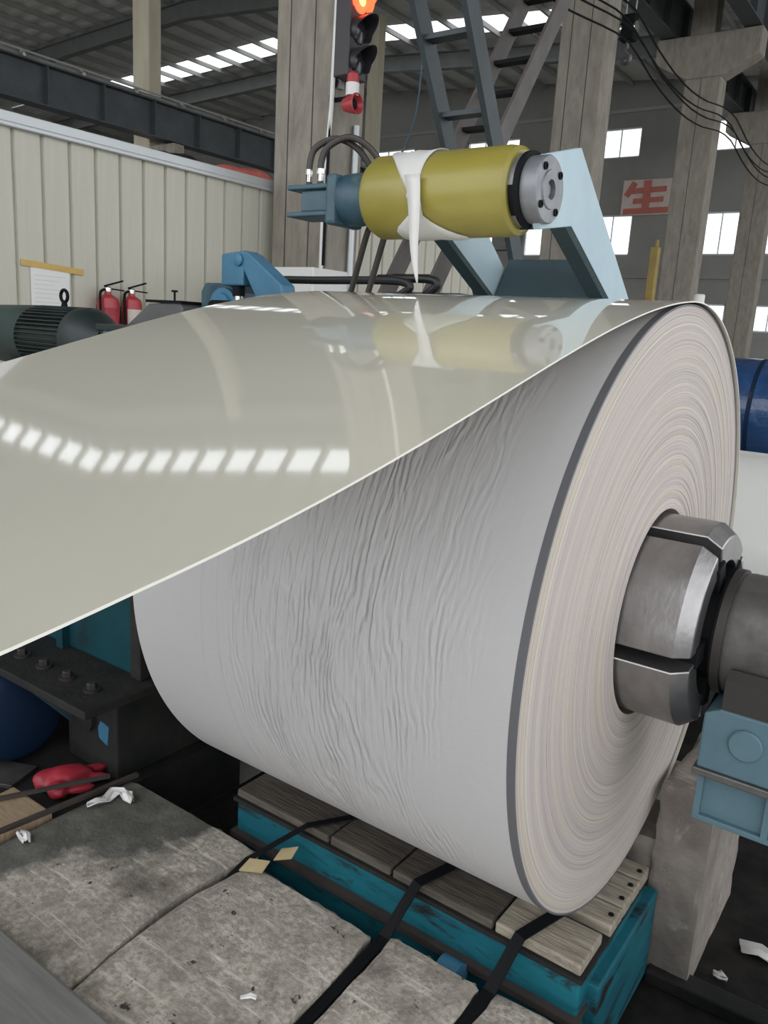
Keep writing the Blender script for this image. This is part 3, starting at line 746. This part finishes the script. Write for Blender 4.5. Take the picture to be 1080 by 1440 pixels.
# ---- small things lying on the slabs
scrap('paper_scrap', [(-1.565, -.575, -.952, .012), (-1.555, -.545, -.95, .03), (-1.555, -.51, -.95, .035), (-1.568, -.475, -.95, .04), (-1.545, -.45, -.95, .045), (-1.51, -.455, -.95, .035), (-1.48, -.462, -.95, .012)], .026, m_paper, 'crumpled white paper scrap lying on the dark damp slab', 'paper scrap', 4)
scrap('paper_scrap', [(-1.60, -.795, -.952, .02), (-1.575, -.79, -.95, .035), (-1.545, -.80, -.95, .018)], .02, m_paper, 'tiny white paper scrap at the left edge of the damp slab', 'paper scrap', 5)
scrap('paper_scrap', [(-.62, -.80, -.949, .008), (-.605, -.78, -.948, .012), (-.59, -.775, -.949, .006)], .006, m_paper, 'tiny curled white shaving on the middle slab', 'paper scrap', 6)
o = MB().add([(-.965, -.47, -.945), (-.90, -.44, -.94), (-.905, -.40, -.925), (-.965, -.425, -.93)], [(0, 1, 2, 3)]).build('cardboard_scrap', m_kraft)
o.modifiers.new('thick', 'SOLIDIFY').thickness = .004; tag(o, 'kraft cardboard scrap on the far corner of the middle slab', 'cardboard', 'cardboard scraps by the bar')
o = MB().add([(-.905, -.385, -.93), (-.86, -.355, -.92), (-.868, -.315, -.905), (-.91, -.345, -.915)], [(0, 1, 2, 3)]).build('cardboard_scrap', m_kraft)
o.modifiers.new('thick', 'SOLIDIFY').thickness = .004; tag(o, 'kraft cardboard scrap tucked beside the blue coil car', 'cardboard', 'cardboard scraps by the bar')
o = MB().box(-2.6, -.55, -1.42, -1.055, -.9475, -.905).build('timber_plank', m_plank, bevel=.01); tag(o, 'smooth grey plank across the bottom left corner', 'plank')
o = MB().lathe([(-.03, .0), (-.03, .05), (.03, .05), (.03, .0)], (-.30, -.345, -1.02), axis='x', n=24).build('blue_cap', m_bblue, smooth=True); tag(o, 'blue round cap in the gap in front of the coil car', 'cap')

# ---- left foreground, below the strip
o = MB().box(-3.4, -1.645, -1.7, .2, FL, -1.0).build('base_plate', m_darkplate); tag(o, 'dark greasy machine base left of the damp slab', 'machine base')
o = MB().prism([(-1.86, -.66), (-1.63, -.66), (-1.645, -.88), (-1.84, -.90)], 'z', -1.0, -.945).build('timber_offcut', m_tan, bevel=.004); tag(o, 'raw wooden offcut at the left edge beside the damp slab', 'timber')
o = MB().bar((-1.665, -.95, -.94), (-1.605, -.345, -.94), .018, .012).build('rusty_bar', m_rustbar); tag(o, 'long rusty bar lying along the damp slab edge', 'bar')
o = MB().bar((-1.87, -.86, -.934), (-1.66, -.42, -.934), .012, .012).build('rusty_bar', m_rustbar); tag(o, 'short rusty bar lying across the wooden offcut', 'bar')
o = MB().box(-1.93, -1.865, -.95, -.83, -1.0, -.93).build('rusty_block', m_rustbar, bevel=.006); tag(o, 'dark rusty block at the left edge in front of the offcut', 'steel block')
o = MB().prism([(-2.2, -.60), (-1.98, -.50), (-1.93, -.63), (-2.15, -.74)], 'z', -1.0, -.985).build('steel_plate', m_sleeve, bevel=.002); tag(o, 'small grey steel plate below the blue drum', 'steel plate')
# red glove: lumpy body with finger lobes
def blob(cs, name, m_, label, cat):
    m = MB()
    for (x, y, z, rx, ry, rz, rot) in cs:
        V = []; F = []; nu, nv = 14, 8; c, s = math.cos(rot), math.sin(rot)
        for j in range(nv+1):
            p = PI*j/nv
            for i in range(nu):
                a = 2*PI*i/nu; k = 1+.10*math.sin(3*a+j)+.06*math.sin(5*a-2*j)
                lx, ly, lz = rx*k*math.sin(p)*math.cos(a), ry*k*math.sin(p)*math.sin(a), rz*math.cos(p)
                V.append((x+c*lx-s*ly, y+s*lx+c*ly, z+lz))
        F = [(j*nu+i, j*nu+(i+1) % nu, (j+1)*nu+(i+1) % nu, (j+1)*nu+i) for j in range(nv) for i in range(nu)]
        m.add(V, F)
    o = m.build(name, m_, smooth=True, angle=180)
    rmm = o.modifiers.new('merge', 'REMESH'); rmm.mode = 'VOXEL'; rmm.voxel_size = .008; rmm.use_smooth_shade = True
    return tag(o, label, cat)
blob([(-1.80, -.50, -.957, .055, .085, .04, -.45), (-1.84, -.55, -.962, .045, .05, .036, .1), (-1.79, -.41, -.965, .022, .06, .018, -.35), (-1.745, -.43, -.968, .018, .055, .016, -.6), (-1.72, -.50, -.97, .02, .05, .018, -.5), (-1.76, -.56, -.966, .04, .035, .03, .2)],
     'work_glove', m_redcloth, 'crumpled red rubber glove lying below the teal machine', 'glove')

# teal uncoiler housing with bolted ledge
hs = thing('uncoiler_housing', (-2.2, .1, FL), 'dark teal machine housing with bolted ledge below the strip', 'machine housing')
MB().box(-2.9, -1.60, -.33, .62, -.58, .30).build('gearbox', m_teal, hs, bevel=.01)
MB().box(-1.64, -1.585, -.345, .62, -.58, .30).build('side_flange', m_darkplate, hs, bevel=.006)
MB().box(-2.06, -2.02, -.36, -.33, -.58, .30).build('rib', m_teal, hs)
MB().box(-2.9, -1.53, -.60, .62, -.61, -.58).build('ledge', m_darkplate, hs, bevel=.004)
for x in (-2.07, -1.93, -1.79, -1.65):
    b_ = MB().lathe([(-.58, .028), (-.573, .028)], (x, -.49, 0), axis='z', n=20).build('washer', m_saddle, hs, smooth=True)
    MB().lathe([(-.573, .017), (-.555, .017), (-.552, .014)], (x, -.49, 0), axis='z', n=6).build('bolt_head', m_saddle, b_)
MB().box(-2.0, -1.70, -.36, .5, -1.0, -.61).build('pedestal', m_darkplate, hs, bevel=.008)
MB().prism([(-.36, -.61), (-.58, -.61), (-.36, -.86)], 'x', -1.99, -1.965).build('gusset', m_dkblue, hs)
MB().lathe([(0, .05), (-.02, .05), (-.024, .04)][::-1], (-1.87, -.36, -.80), axis='y', n=24).build('port_cover', m_darkplate, hs, smooth=True)
MB().prism([(-1.80, -.86), (-1.752, -.875), (-1.742, -.80), (-1.79, -.79), (-1.805, -.82)], 'y', -.364, -.36).build('blue_paint_patch', m_bblue, hs)
o = MB().lathe([(-.9, .15), (-.89, .17), (-.45, .17), (-.445, .177), (-.43, .177), (-.425, .17), (-.02, .17), (-.01, .165), (0, .15)], (-2.06, -.5, -.82), n=40).build('oil_drum', m_drum, smooth=True)
tag(o, 'dull blue drum lying at the left edge under the bolted ledge', 'drum')

# ================================================================== LEFT BACKGROUND MACHINES
mo = thing('electric_motor', (-3.85, .75, FL), 'dark finned electric motor with lifting eye at the left', 'electric motor')
MC = (0, .75, .50)
MB().lathe([(-4.3, .12), (-4.28, .17), (-3.94, .178), (-3.90, .172), (-3.90, .15)], MC, n=40).build('fan_cover', m_motor2, mo, smooth=True)
MB().lathe([(-3.90, .155), (-3.46, .155)], MC, n=40).build('stator', m_motor, mo, smooth=True)
s0 = None
for i in range(44):
    a = 2*PI*i/44
    ca, sa = math.cos(a), math.sin(a)
    MB().bar((-3.89, .75-.165*sa, .50+.165*ca), (-3.47, .75-.165*sa, .50+.165*ca), .006, .028, (0, -sa, ca)).build('fin', m_motor, mo)
MB().lathe([(-3.47, .178), (-3.40, .178), (-3.34, .15), (-3.28, .11), (-3.24, .09)], MC, n=40).build('end_bell', m_motor, mo, smooth=True)
ring = [(-3.66+.033*math.sin(2*PI*k/24), .75, .735+.033*math.cos(2*PI*k/24)) for k in range(25)]
eb = MB().tube(ring, .0095, 8).build('lifting_eye', m_black, mo, smooth=True)
MB().lathe([(.67, .02), (.70, .014)], (-3.66, .75, 0), axis='z', n=12).build('eye_stem', m_black, eb)
MB().box(-4.1, -3.4, .55, .95, FL, .31).build('pedestal', m_motor, mo)
MB().lathe([(-3.24, .05), (-3.21, .05)], MC, n=20).build('shaft', m_black, mo, smooth=True)
gb = thing('gear_reducer', (-3.2, .75, FL), 'low blue and black gear reducer beside the finned motor', 'gear reducer')
MB().box(-3.20, -2.85, .65, .9, FL, .58).build('case', m_motor, gb, bevel=.015)
MB().box(-3.205, -2.83, .63, .92, .565, .60).build('lid', m_motor, gb, bevel=.006)
MB().box(-3.15, -2.98, .635, .65, .40, .565).build('side_cover', m_bblue, gb, bevel=.006)
hd = thing('machine_hood', (-3.05, 1.05, FL), 'grey tapered hood peeking over the strip edge', 'machine hood')
MB().prism([(-3.40, FL), (-3.40, .58), (-3.18, .72), (-2.92, .735), (-2.895, .70), (-2.895, FL)], 'y', .95, 1.2).build('cover', m_hood, hd, bevel=.01)
MB().box(-3.19, -2.90, .94, 1.21, .728, .742).build('lid', m_black, hd)
MB().lathe([(.74, .006), (.79, .006), (.79, .018), (.80, .018)], (-3.08, 1.05, 0), axis='z', n=10).build('knob', m_black, hd)
bk = thing('tension_bracket', (-2.5, 1.05, FL), 'bright blue angled bracket with bearing behind the strip', 'machine bracket')
MB().prism([(-2.66, .985), (-2.5, 1.0), (-2.46, .985), (-2.24, .84), (-2.20, .70), (-2.36, .70), (-2.50, .905), (-2.50, .83), (-2.66, .83)], 'y', 1.0, 1.10).build('angled_arm', m_bblue, bk, bevel=.008)
MB().lathe([(0, .03), (-.012, .03), (-.016, .024)][::-1], (-2.53, 1.0, .955), axis='y', n=20).build('pivot_pin', m_bblue, bk, smooth=True)
MB().lathe([(.60, .022), (.83, .022)], (-2.57, 1.04, 0), axis='z', n=16).build('piston_rod', m_nickel, bk, smooth=True)
MB().lathe([(.78, .032), (.84, .032)], (-2.57, 1.04, 0), axis='z', n=16).build('rod_collar', m_black, bk, smooth=True)
MB().prism([(-2.88, FL), (-2.88, .80), (-2.85, .845), (-2.66, .845), (-2.6, .80), (-2.6, FL)], 'y', 1.06, 1.3).build('bearing_block', m_hydr, bk, bevel=.01)
MB().lathe([(0, .05), (0, .10), (-.03, .10), (-.03, .075), (-.05, .07), (-.05, .05)][::-1], (-2.68, 1.06, .72), axis='y', n=28).build('bearing_ring', m_bblue, bk, smooth=True)
MB().lathe([(-2.72, .035), (-2.3, .035)], (0, 1.0, .72), n=16).build('cross_shaft', m_black, bk, smooth=True)
MB().box(-2.6, -2.1, 1.02, 1.2, FL, .66).build('base', m_dkblue, bk)
o = MB().tube([(-2.93, 1.32, .3), (-2.93, 1.32, .80), (-2.915, 1.32, .86), (-2.86, 1.32, .885), (-2.3, 1.32, .885), (-1.9, 1.32, .89), (-1.75, 1.32, .885), (-1.70, 1.32, .86), (-1.76, 1.32, .82), (-1.88, 1.32, .76), (-2.0, 1.32, .6)], .02, 10, 4).build('hydraulic_pipe', m_rubber, smooth=True)
tag(o, 'long black pipe bent at both ends behind the blue bracket', 'pipe', 'black pipes behind the coil')
o = MB().tube([(-1.95, 1.40, .905), (-1.66, 1.40, .905), (-1.60, 1.40, .885), (-1.63, 1.40, .85), (-1.80, 1.40, .74), (-1.95, 1.40, .6)], .02, 10, 4).build('hydraulic_pipe', m_rubber, smooth=True)
tag(o, 'short black pipe doubling the long one at its right bend', 'pipe', 'black pipes behind the coil')
o = MB().box(-2.02, -1.52, 1.5, 1.7, FL, .85).build('valve_stand', m_hydr, bevel=.02); tag(o, 'blue grey valve stand behind the hanging hoses', 'valve stand')
cb = thing('control_cabinet', (-4.23, 3.4, FL), 'low white control cabinet at the foot of the big column', 'cabinet')
MB().box(-4.60, -3.9, 3.15, 3.6, FL, 1.12).build('case', m_white, cb, bevel=.012)
MB().box(-4.57, -3.93, 3.135, 3.15, FL+.1, 1.0).build('door', m_white, cb, bevel=.004)
MB().box(-4.0, -3.975, 3.115, 3.135, .2, .35).build('handle', m_black, cb)

# fire extinguishers on the panel wall
def extinguisher(y, label, dy):
    t = thing('fire_extinguisher', (-5.09, y, .37), label, 'extinguisher', 'red fire extinguishers on the panel wall')
    c = (-5.09, y, .04)
    MB().lathe([(.33, .06), (.335, .078), (.36, .084), (.70, .084), (.735, .074), (.755, .045), (.765, .028), (.79, .025)], c, axis='z', n=28).build('cylinder', m_red, t, smooth=True)
    MB().lathe([(.785, .03), (.815, .03), (.825, .018)], c, axis='z', n=14).build('valve', m_nickel, t, smooth=True)
    MB().bar((-5.09, y-.03, .865), (-5.06, y+.12, .915), .022, .012).build('lever', m_black, t)
    MB().bar((-5.09, y-.02, .85), (-5.06, y+.13, .84), .022, .01).build('handle', m_black, t)
    MB().tube([(-5.09, y-.03, .84), (-5.06, y-.09, .81), (-5.04, y-.105, .70), (-5.04, y-.10, .54)], .011, 8, 4).build('hose', m_black, t, smooth=True)
    lb = MB().lathe([(.45, .0855), (.66, .0855)], c, axis='z', n=12, a0=RD(-60), a1=RD(30)).build('label_sticker', m_signbg if dy else m_redcloth, t, smooth=True)
    MB().box(-5.2, -5.16, y-.03, y+.03, .40, .72).build('wall_hook', m_black, t)
extinguisher(2.06, 'red fire extinguisher nearer the paper notice', 0)
extinguisher(2.285, 'red fire extinguisher with pale print, right of the other', 1)
nt_ = thing('paper_notice', (-5.19, 1.63, .75), 'white paper notice held by amber tape on the panel wall', 'notice')
MB().box(-5.199, -5.196, 1.475, 1.795, .68, .955).build('sheet', m_paper, nt_)
MB().bar((-5.194, 1.40, .985), (-5.194, 1.915, .955), .003, .045).build('tape', m_tape, nt_)
for i in range(7):
    MB().box(-5.1955, -5.1945, 1.50, 1.76-.05*(i % 3), .90-.032*i, .903-.032*i).build('text_line', m_trim, nt_)

# red sacks and clutter on top of the room
def sack(x, y, z, sx, sy, sz, m_, name, label, cat):
    V = []; nu, nv = 20, 10
    for j in range(nv+1):
        p = PI*j/nv
        for i in range(nu):
            a = 2*PI*i/nu; c, s = math.cos(a), math.sin(a)
            q = lambda t: math.copysign(abs(t)**.55, t)
            V.append((x+sx*q(c)*math.sin(p)**.6*(1+.05*math.sin(4*a+j)), y+sy*q(s)*math.sin(p)**.6, z+sz*q(math.cos(p))*(1+.12*math.sin(3*a))))
    F = [(j*nu+i, j*nu+(i+1) % nu, (j+1)*nu+(i+1) % nu, (j+1)*nu+i) for j in range(nv) for i in range(nu)]
    o = MB().add(V, F).build(name, m_, smooth=True, angle=180); return tag(o, label, cat)
sack(-6.4, 4.7, 2.13, .3, .36, .17, m_redsack, 'red_sack', 'faded red sack lying on the panel room near the column', 'sack')
sack(-7.2, 4.4, 2.2, .35, .3, .24, m_darkplate, 'dark_bundle', 'dark bundle beside the red sack on the panel room', 'bundle')

# ================================================================== LADDERS
def ladder(p0, p1, w, nr, rail_w, rail_d, m_, mr, name, label, tread=.10, td=.03):
    """two rails from p0 (bottom of the right rail) to p1, the left rail w further towards -x"""
    t = thing(name, p0, label, 'ladder', 'steep steel ladders behind the roller arm')
    a, b = Vector(p0), Vector(p1); off = Vector((-w, 0, 0))
    d = (b-a).normalized(); nrm = d.cross(Vector((1, 0, 0)))
    for o_ in (Vector((0, 0, 0)), off):
        MB().bar(a+o_, b+o_, rail_w, rail_d, nrm).build('rail', m_, t)
    L_ = (b-a).length; k = 0
    s0 = None
    for i in range(nr):
        q = a+(b-a)*((i+.5)/nr)
        if s0 is None:
            s0 = MB().box(q.x-w, q.x, q.y-tread/2, q.y+tread/2, q.z-td/2, q.z+td/2).build('rung', mr, t); q0 = q
        else: dup(s0, t, q-q0)
    return t
ladder((-2.8, 1.68, FL), (-2.8, 5.35, 4.0), .40, 17, .03, .16, m_brownsteel, m_black, 'ship_ladder', 'brown steel ladder rising to the right in front of the far column')
ladder((-2.2, 4.93, FL+.02), (-2.2, 2.2, 3.0), .35, 11, .04, .14, m_blueblack, m_blueblack, 'ship_ladder', 'blue black steel ladder leaning to the left above the yellow roll')

# ================================================================== TRAFFIC LIGHT, BEACON, CONDUIT
tl = thing('traffic_light', (-4.3, 3.98, 2.75), 'black traffic light with its red lamp lit on the big column', 'traffic light')
MB().box(-4.36, -4.2, 3.84, 4.1, 2.76, 3.50).build('housing', m_tlbody, tl, bevel=.012)
MB().box(-4.42, -4.36, 3.95, 4.0, 2.7, 3.55).build('mounting_pole', m_purlin, tl)
for i, z in enumerate((3.37, 3.13, 2.89)):
    ln = MB().lathe([(-4.2, .1), (-4.19, .095), (-4.18, .07), (-4.172, .001)], (0, 3.97, z), n=28).build('lens', m_lampred if i == 0 else m_lens, tl, smooth=True)
    if i == 0: MB().lathe([(-4.178, .05), (-4.165, .001)], (0, 3.97, z), n=16).build('lamp_core', m_lampor, ln, smooth=True)
    V = []; n = 20
    for k in range(n+1):
        a = RD(-125+250*k/n); ln_ = .06+.12*max(0, math.cos(a))
        for (t, r) in ((-4.2, .112), (-4.2+ln_, .116), (-4.2+ln_, .110), (-4.2, .106)):
            V.append((t, 3.97-r*math.sin(a), z+r*math.cos(a)))
    F = [(k*4+j, (k+1)*4+j, (k+1)*4+(j+1) % 4, k*4+(j+1) % 4) for k in range(n) for j in range(4)]
    MB().add(V, F).build('visor', m_tlbody if i else m_lampred, tl, smooth=True)  # top visor's red glow is emission, standing in for lamp light on it
bc = thing('alarm_beacon', (-4.2, 3.9, 2.45), 'small red and white alarm beacon under the traffic light', 'beacon')
MB().lathe([(2.6, .058), (2.70, .058)], (-4.17, 3.88, 0), axis='z', n=20).build('white_base', m_white, bc, smooth=True)
MB().lathe([(2.70, .056), (2.77, .05), (2.79, .03), (2.795, .001)], (-4.17, 3.88, 0), axis='z', n=20).build('red_dome', m_red, bc, smooth=True)
MB().lathe([(-.10, .05), (-.04, .07), (.04, .085), (.045, .075), (0, .05), (-.01, .001)], (-4.15, 3.88, 2.535), n=24).build('siren_horn', m_red, bc, smooth=True)
MB().lathe([(.0, .05), (.015, .03), (.02, .001)], (-4.15, 3.88, 2.535), n=16).build('horn_mouth', m_black, bc, smooth=True)
MB().bar((-4.4, 3.92, 2.6), (-4.2, 3.92, 2.6), .03, .03).build('bracket', m_black, bc)
o = MB().tube([(-4.36, 3.86, 4.6), (-4.365, 3.86, 3.4), (-4.38, 3.86, 2.54), (-4.43, 3.86, 1.9), (-4.43, 3.86, 1.1), (-4.43, 3.86, FL)], .02, 8).build('conduit', m_white, smooth=True); tag(o, 'thin white conduit running down the big column corner', 'conduit')
o = MB().tube([(-4.36, 4.2, 2.45), (-4.36, 4.2, 1.6), (-4.36, 4.2, .9)], .03, 8).build('conduit', m_trim, smooth=True); tag(o, 'grey conduit below the alarm beacon', 'conduit')
o = MB().tube([(-4.36, 3.90, 2.75), (-4.40, 3.87, 2.62), (-4.38, 3.86, 2.5), (-4.39, 3.855, 2.3), (-4.40, 3.855, 1.2)], .014, 6, 5).build('cable', m_black, smooth=True); tag(o, 'black cable looping from the beacon down the column', 'cable')

# cables strung along the columns at upper right
for i, (dx, dz, l) in enumerate(((0, 0, 'lowest'), (.06, .14, 'second lowest'), (-.05, .30, 'second highest'), (.03, .42, 'highest'))):
    pts = []
    for k, y in enumerate(range(4, 26)):
        q = ((y-3.9) % 5.85)/5.85
        pts.append((-4.15+dx, y, 4.85+dz-.35*math.sin(PI*q)))
    o = MB().tube(pts, .013, 6, 2).build('strung_cable', m_black, smooth=True); tag(o, 'black cable strung across the right-hand columns, %s of four' % l, 'cable', 'cables along the columns')
o = MB().tube([(-2.86, 3.0, 3.2), (-2.87, 3.0, 2.27), (-2.95, 3.0, 1.95), (-3.0, 3.0, 1.87), (-2.96, 3.0, 1.83), (-2.9, 3.0, 1.89)], .006, 6, 6).build('hanging_wire', m_hydr, smooth=True); tag(o, 'thin wire hanging with a hooked end above the roll', 'wire')

hk = thing('hook_block', (-5.0, 12.1, 5.3), 'dark crane hook block hanging left of the corbelled column', 'crane hook')
MB().box(-5.12, -4.88, 12.0, 12.2, 5.55, 5.95).build('block', m_black, hk, bevel=.03)
for x in (-5.08, -4.92): MB().tube([(x, 12.1, 5.95), (x, 12.1, 7.9)], .015, 6).build('rope', m_nickel, hk)
MB().tube([(-5, 12.1, 5.55), (-5, 12.1, 5.42), (-4.93, 12.1, 5.34), (-4.95, 12.1, 5.24), (-5.03, 12.1, 5.22), (-5.08, 12.1, 5.28)], .03, 8, 5).build('hook', m_sleeve, hk, smooth=True)
MB().lathe([(-.13, .10), (.13, .10)], (-5, 12.1, 5.75), n=20).build('sheave', m_nickel, hk, smooth=True)
# ================================================================== FAR RIGHT THINGS
sg = thing('wall_sign', (-9.3, 25.95, 4.94), 'pale sign panel with one red Chinese character on the far wall', 'sign')
MB().box(-10.02, -8.2, 25.93, 25.99, 4.94, 6.06).build('board', m_signbg, sg)
def stroke(a, b, w, dy): return MB().bar((a[0], 25.915-dy, a[1]), (b[0], 25.915-dy, b[1]), .03, w, (0, 0, 1) if abs(a[0]-b[0]) > abs(a[1]-b[1]) else (1, 0, 0))
for i, (a, b, w) in enumerate((((-9.62, 5.98), (-9.88, 5.55), .19), ((-9.80, 5.70), (-8.55, 5.74), .17), ((-9.62, 5.38), (-8.62, 5.42), .16), ((-9.92, 5.06), (-8.42, 5.08), .18), ((-9.18, 6.02), (-9.18, 5.06), .24))):
    stroke(a, b, w, .006*i).build('brush_stroke', m_signred, sg)
o = MB().box(-2.475, -2.39, 7.0, 7.1, FL, 1.70).box(-2.44, -2.41, 7.03, 7.07, 1.70, 1.78).build('guard_post', m_ypost, bevel=.008); tag(o, 'dull yellow guard post beside the corbelled column', 'post')
o = MB().lathe([(FL, .05), (1.05, .05), (1.05, .06), (1.22, .06), (1.23, .05)], (-1.95, 7.2, 0), axis='z', n=14).build('sensor_post', m_white, smooth=True); tag(o, 'small pale post peeking over the coil top at right', 'post')

def far_coil(x0, x1, yc, zc, r, ri, m_, mf, label, name):
    t = thing(name, ((x0+x1)/2, yc, zc-r), label, 'steel coil')
    MB().lathe([(x0, r-.02), (x0+.02, r), (x1-.02, r), (x1, r-.02)], (0, yc, zc), n=72, caps=False).build('side', m_, t, smooth=True)
    for x in (x0, x1): MB().lathe([(x, r-.02), (x, ri)], (0, yc, zc), n=72, caps=False).build('wound_end', mf, t)
    MB().lathe([(x0, ri), (x1, ri)], (0, yc, zc), n=48, caps=False).build('bore', mf, t, smooth=True)
    return t
far_coil(-1.35, 1.1, 2.75, -.56, .68, .26, m_whitecoil, m_face, 'white coil behind the main coil at the right edge', 'white_coil')
bcx = far_coil(-1.33, .4, 6.25, .1, .50, .2, m_bluewrap, m_bluewrap, 'coil wrapped in blue plastic at the right edge', 'wrapped_coil')
for x in (-1.0, -.5, .0): MB().lathe([(x-.02, .502), (x+.02, .502)], (0, 6.25, .1), n=72, caps=False).build('binding_strap', m_drum, bcx, smooth=True)
o = MB().box(-1.6, .8, 5.75, 6.75, FL, -.405).build('coil_stand', m_hood, bevel=.02); tag(o, 'grey stand under the blue wrapped coil', 'stand')
bpy.context.view_layer.update()
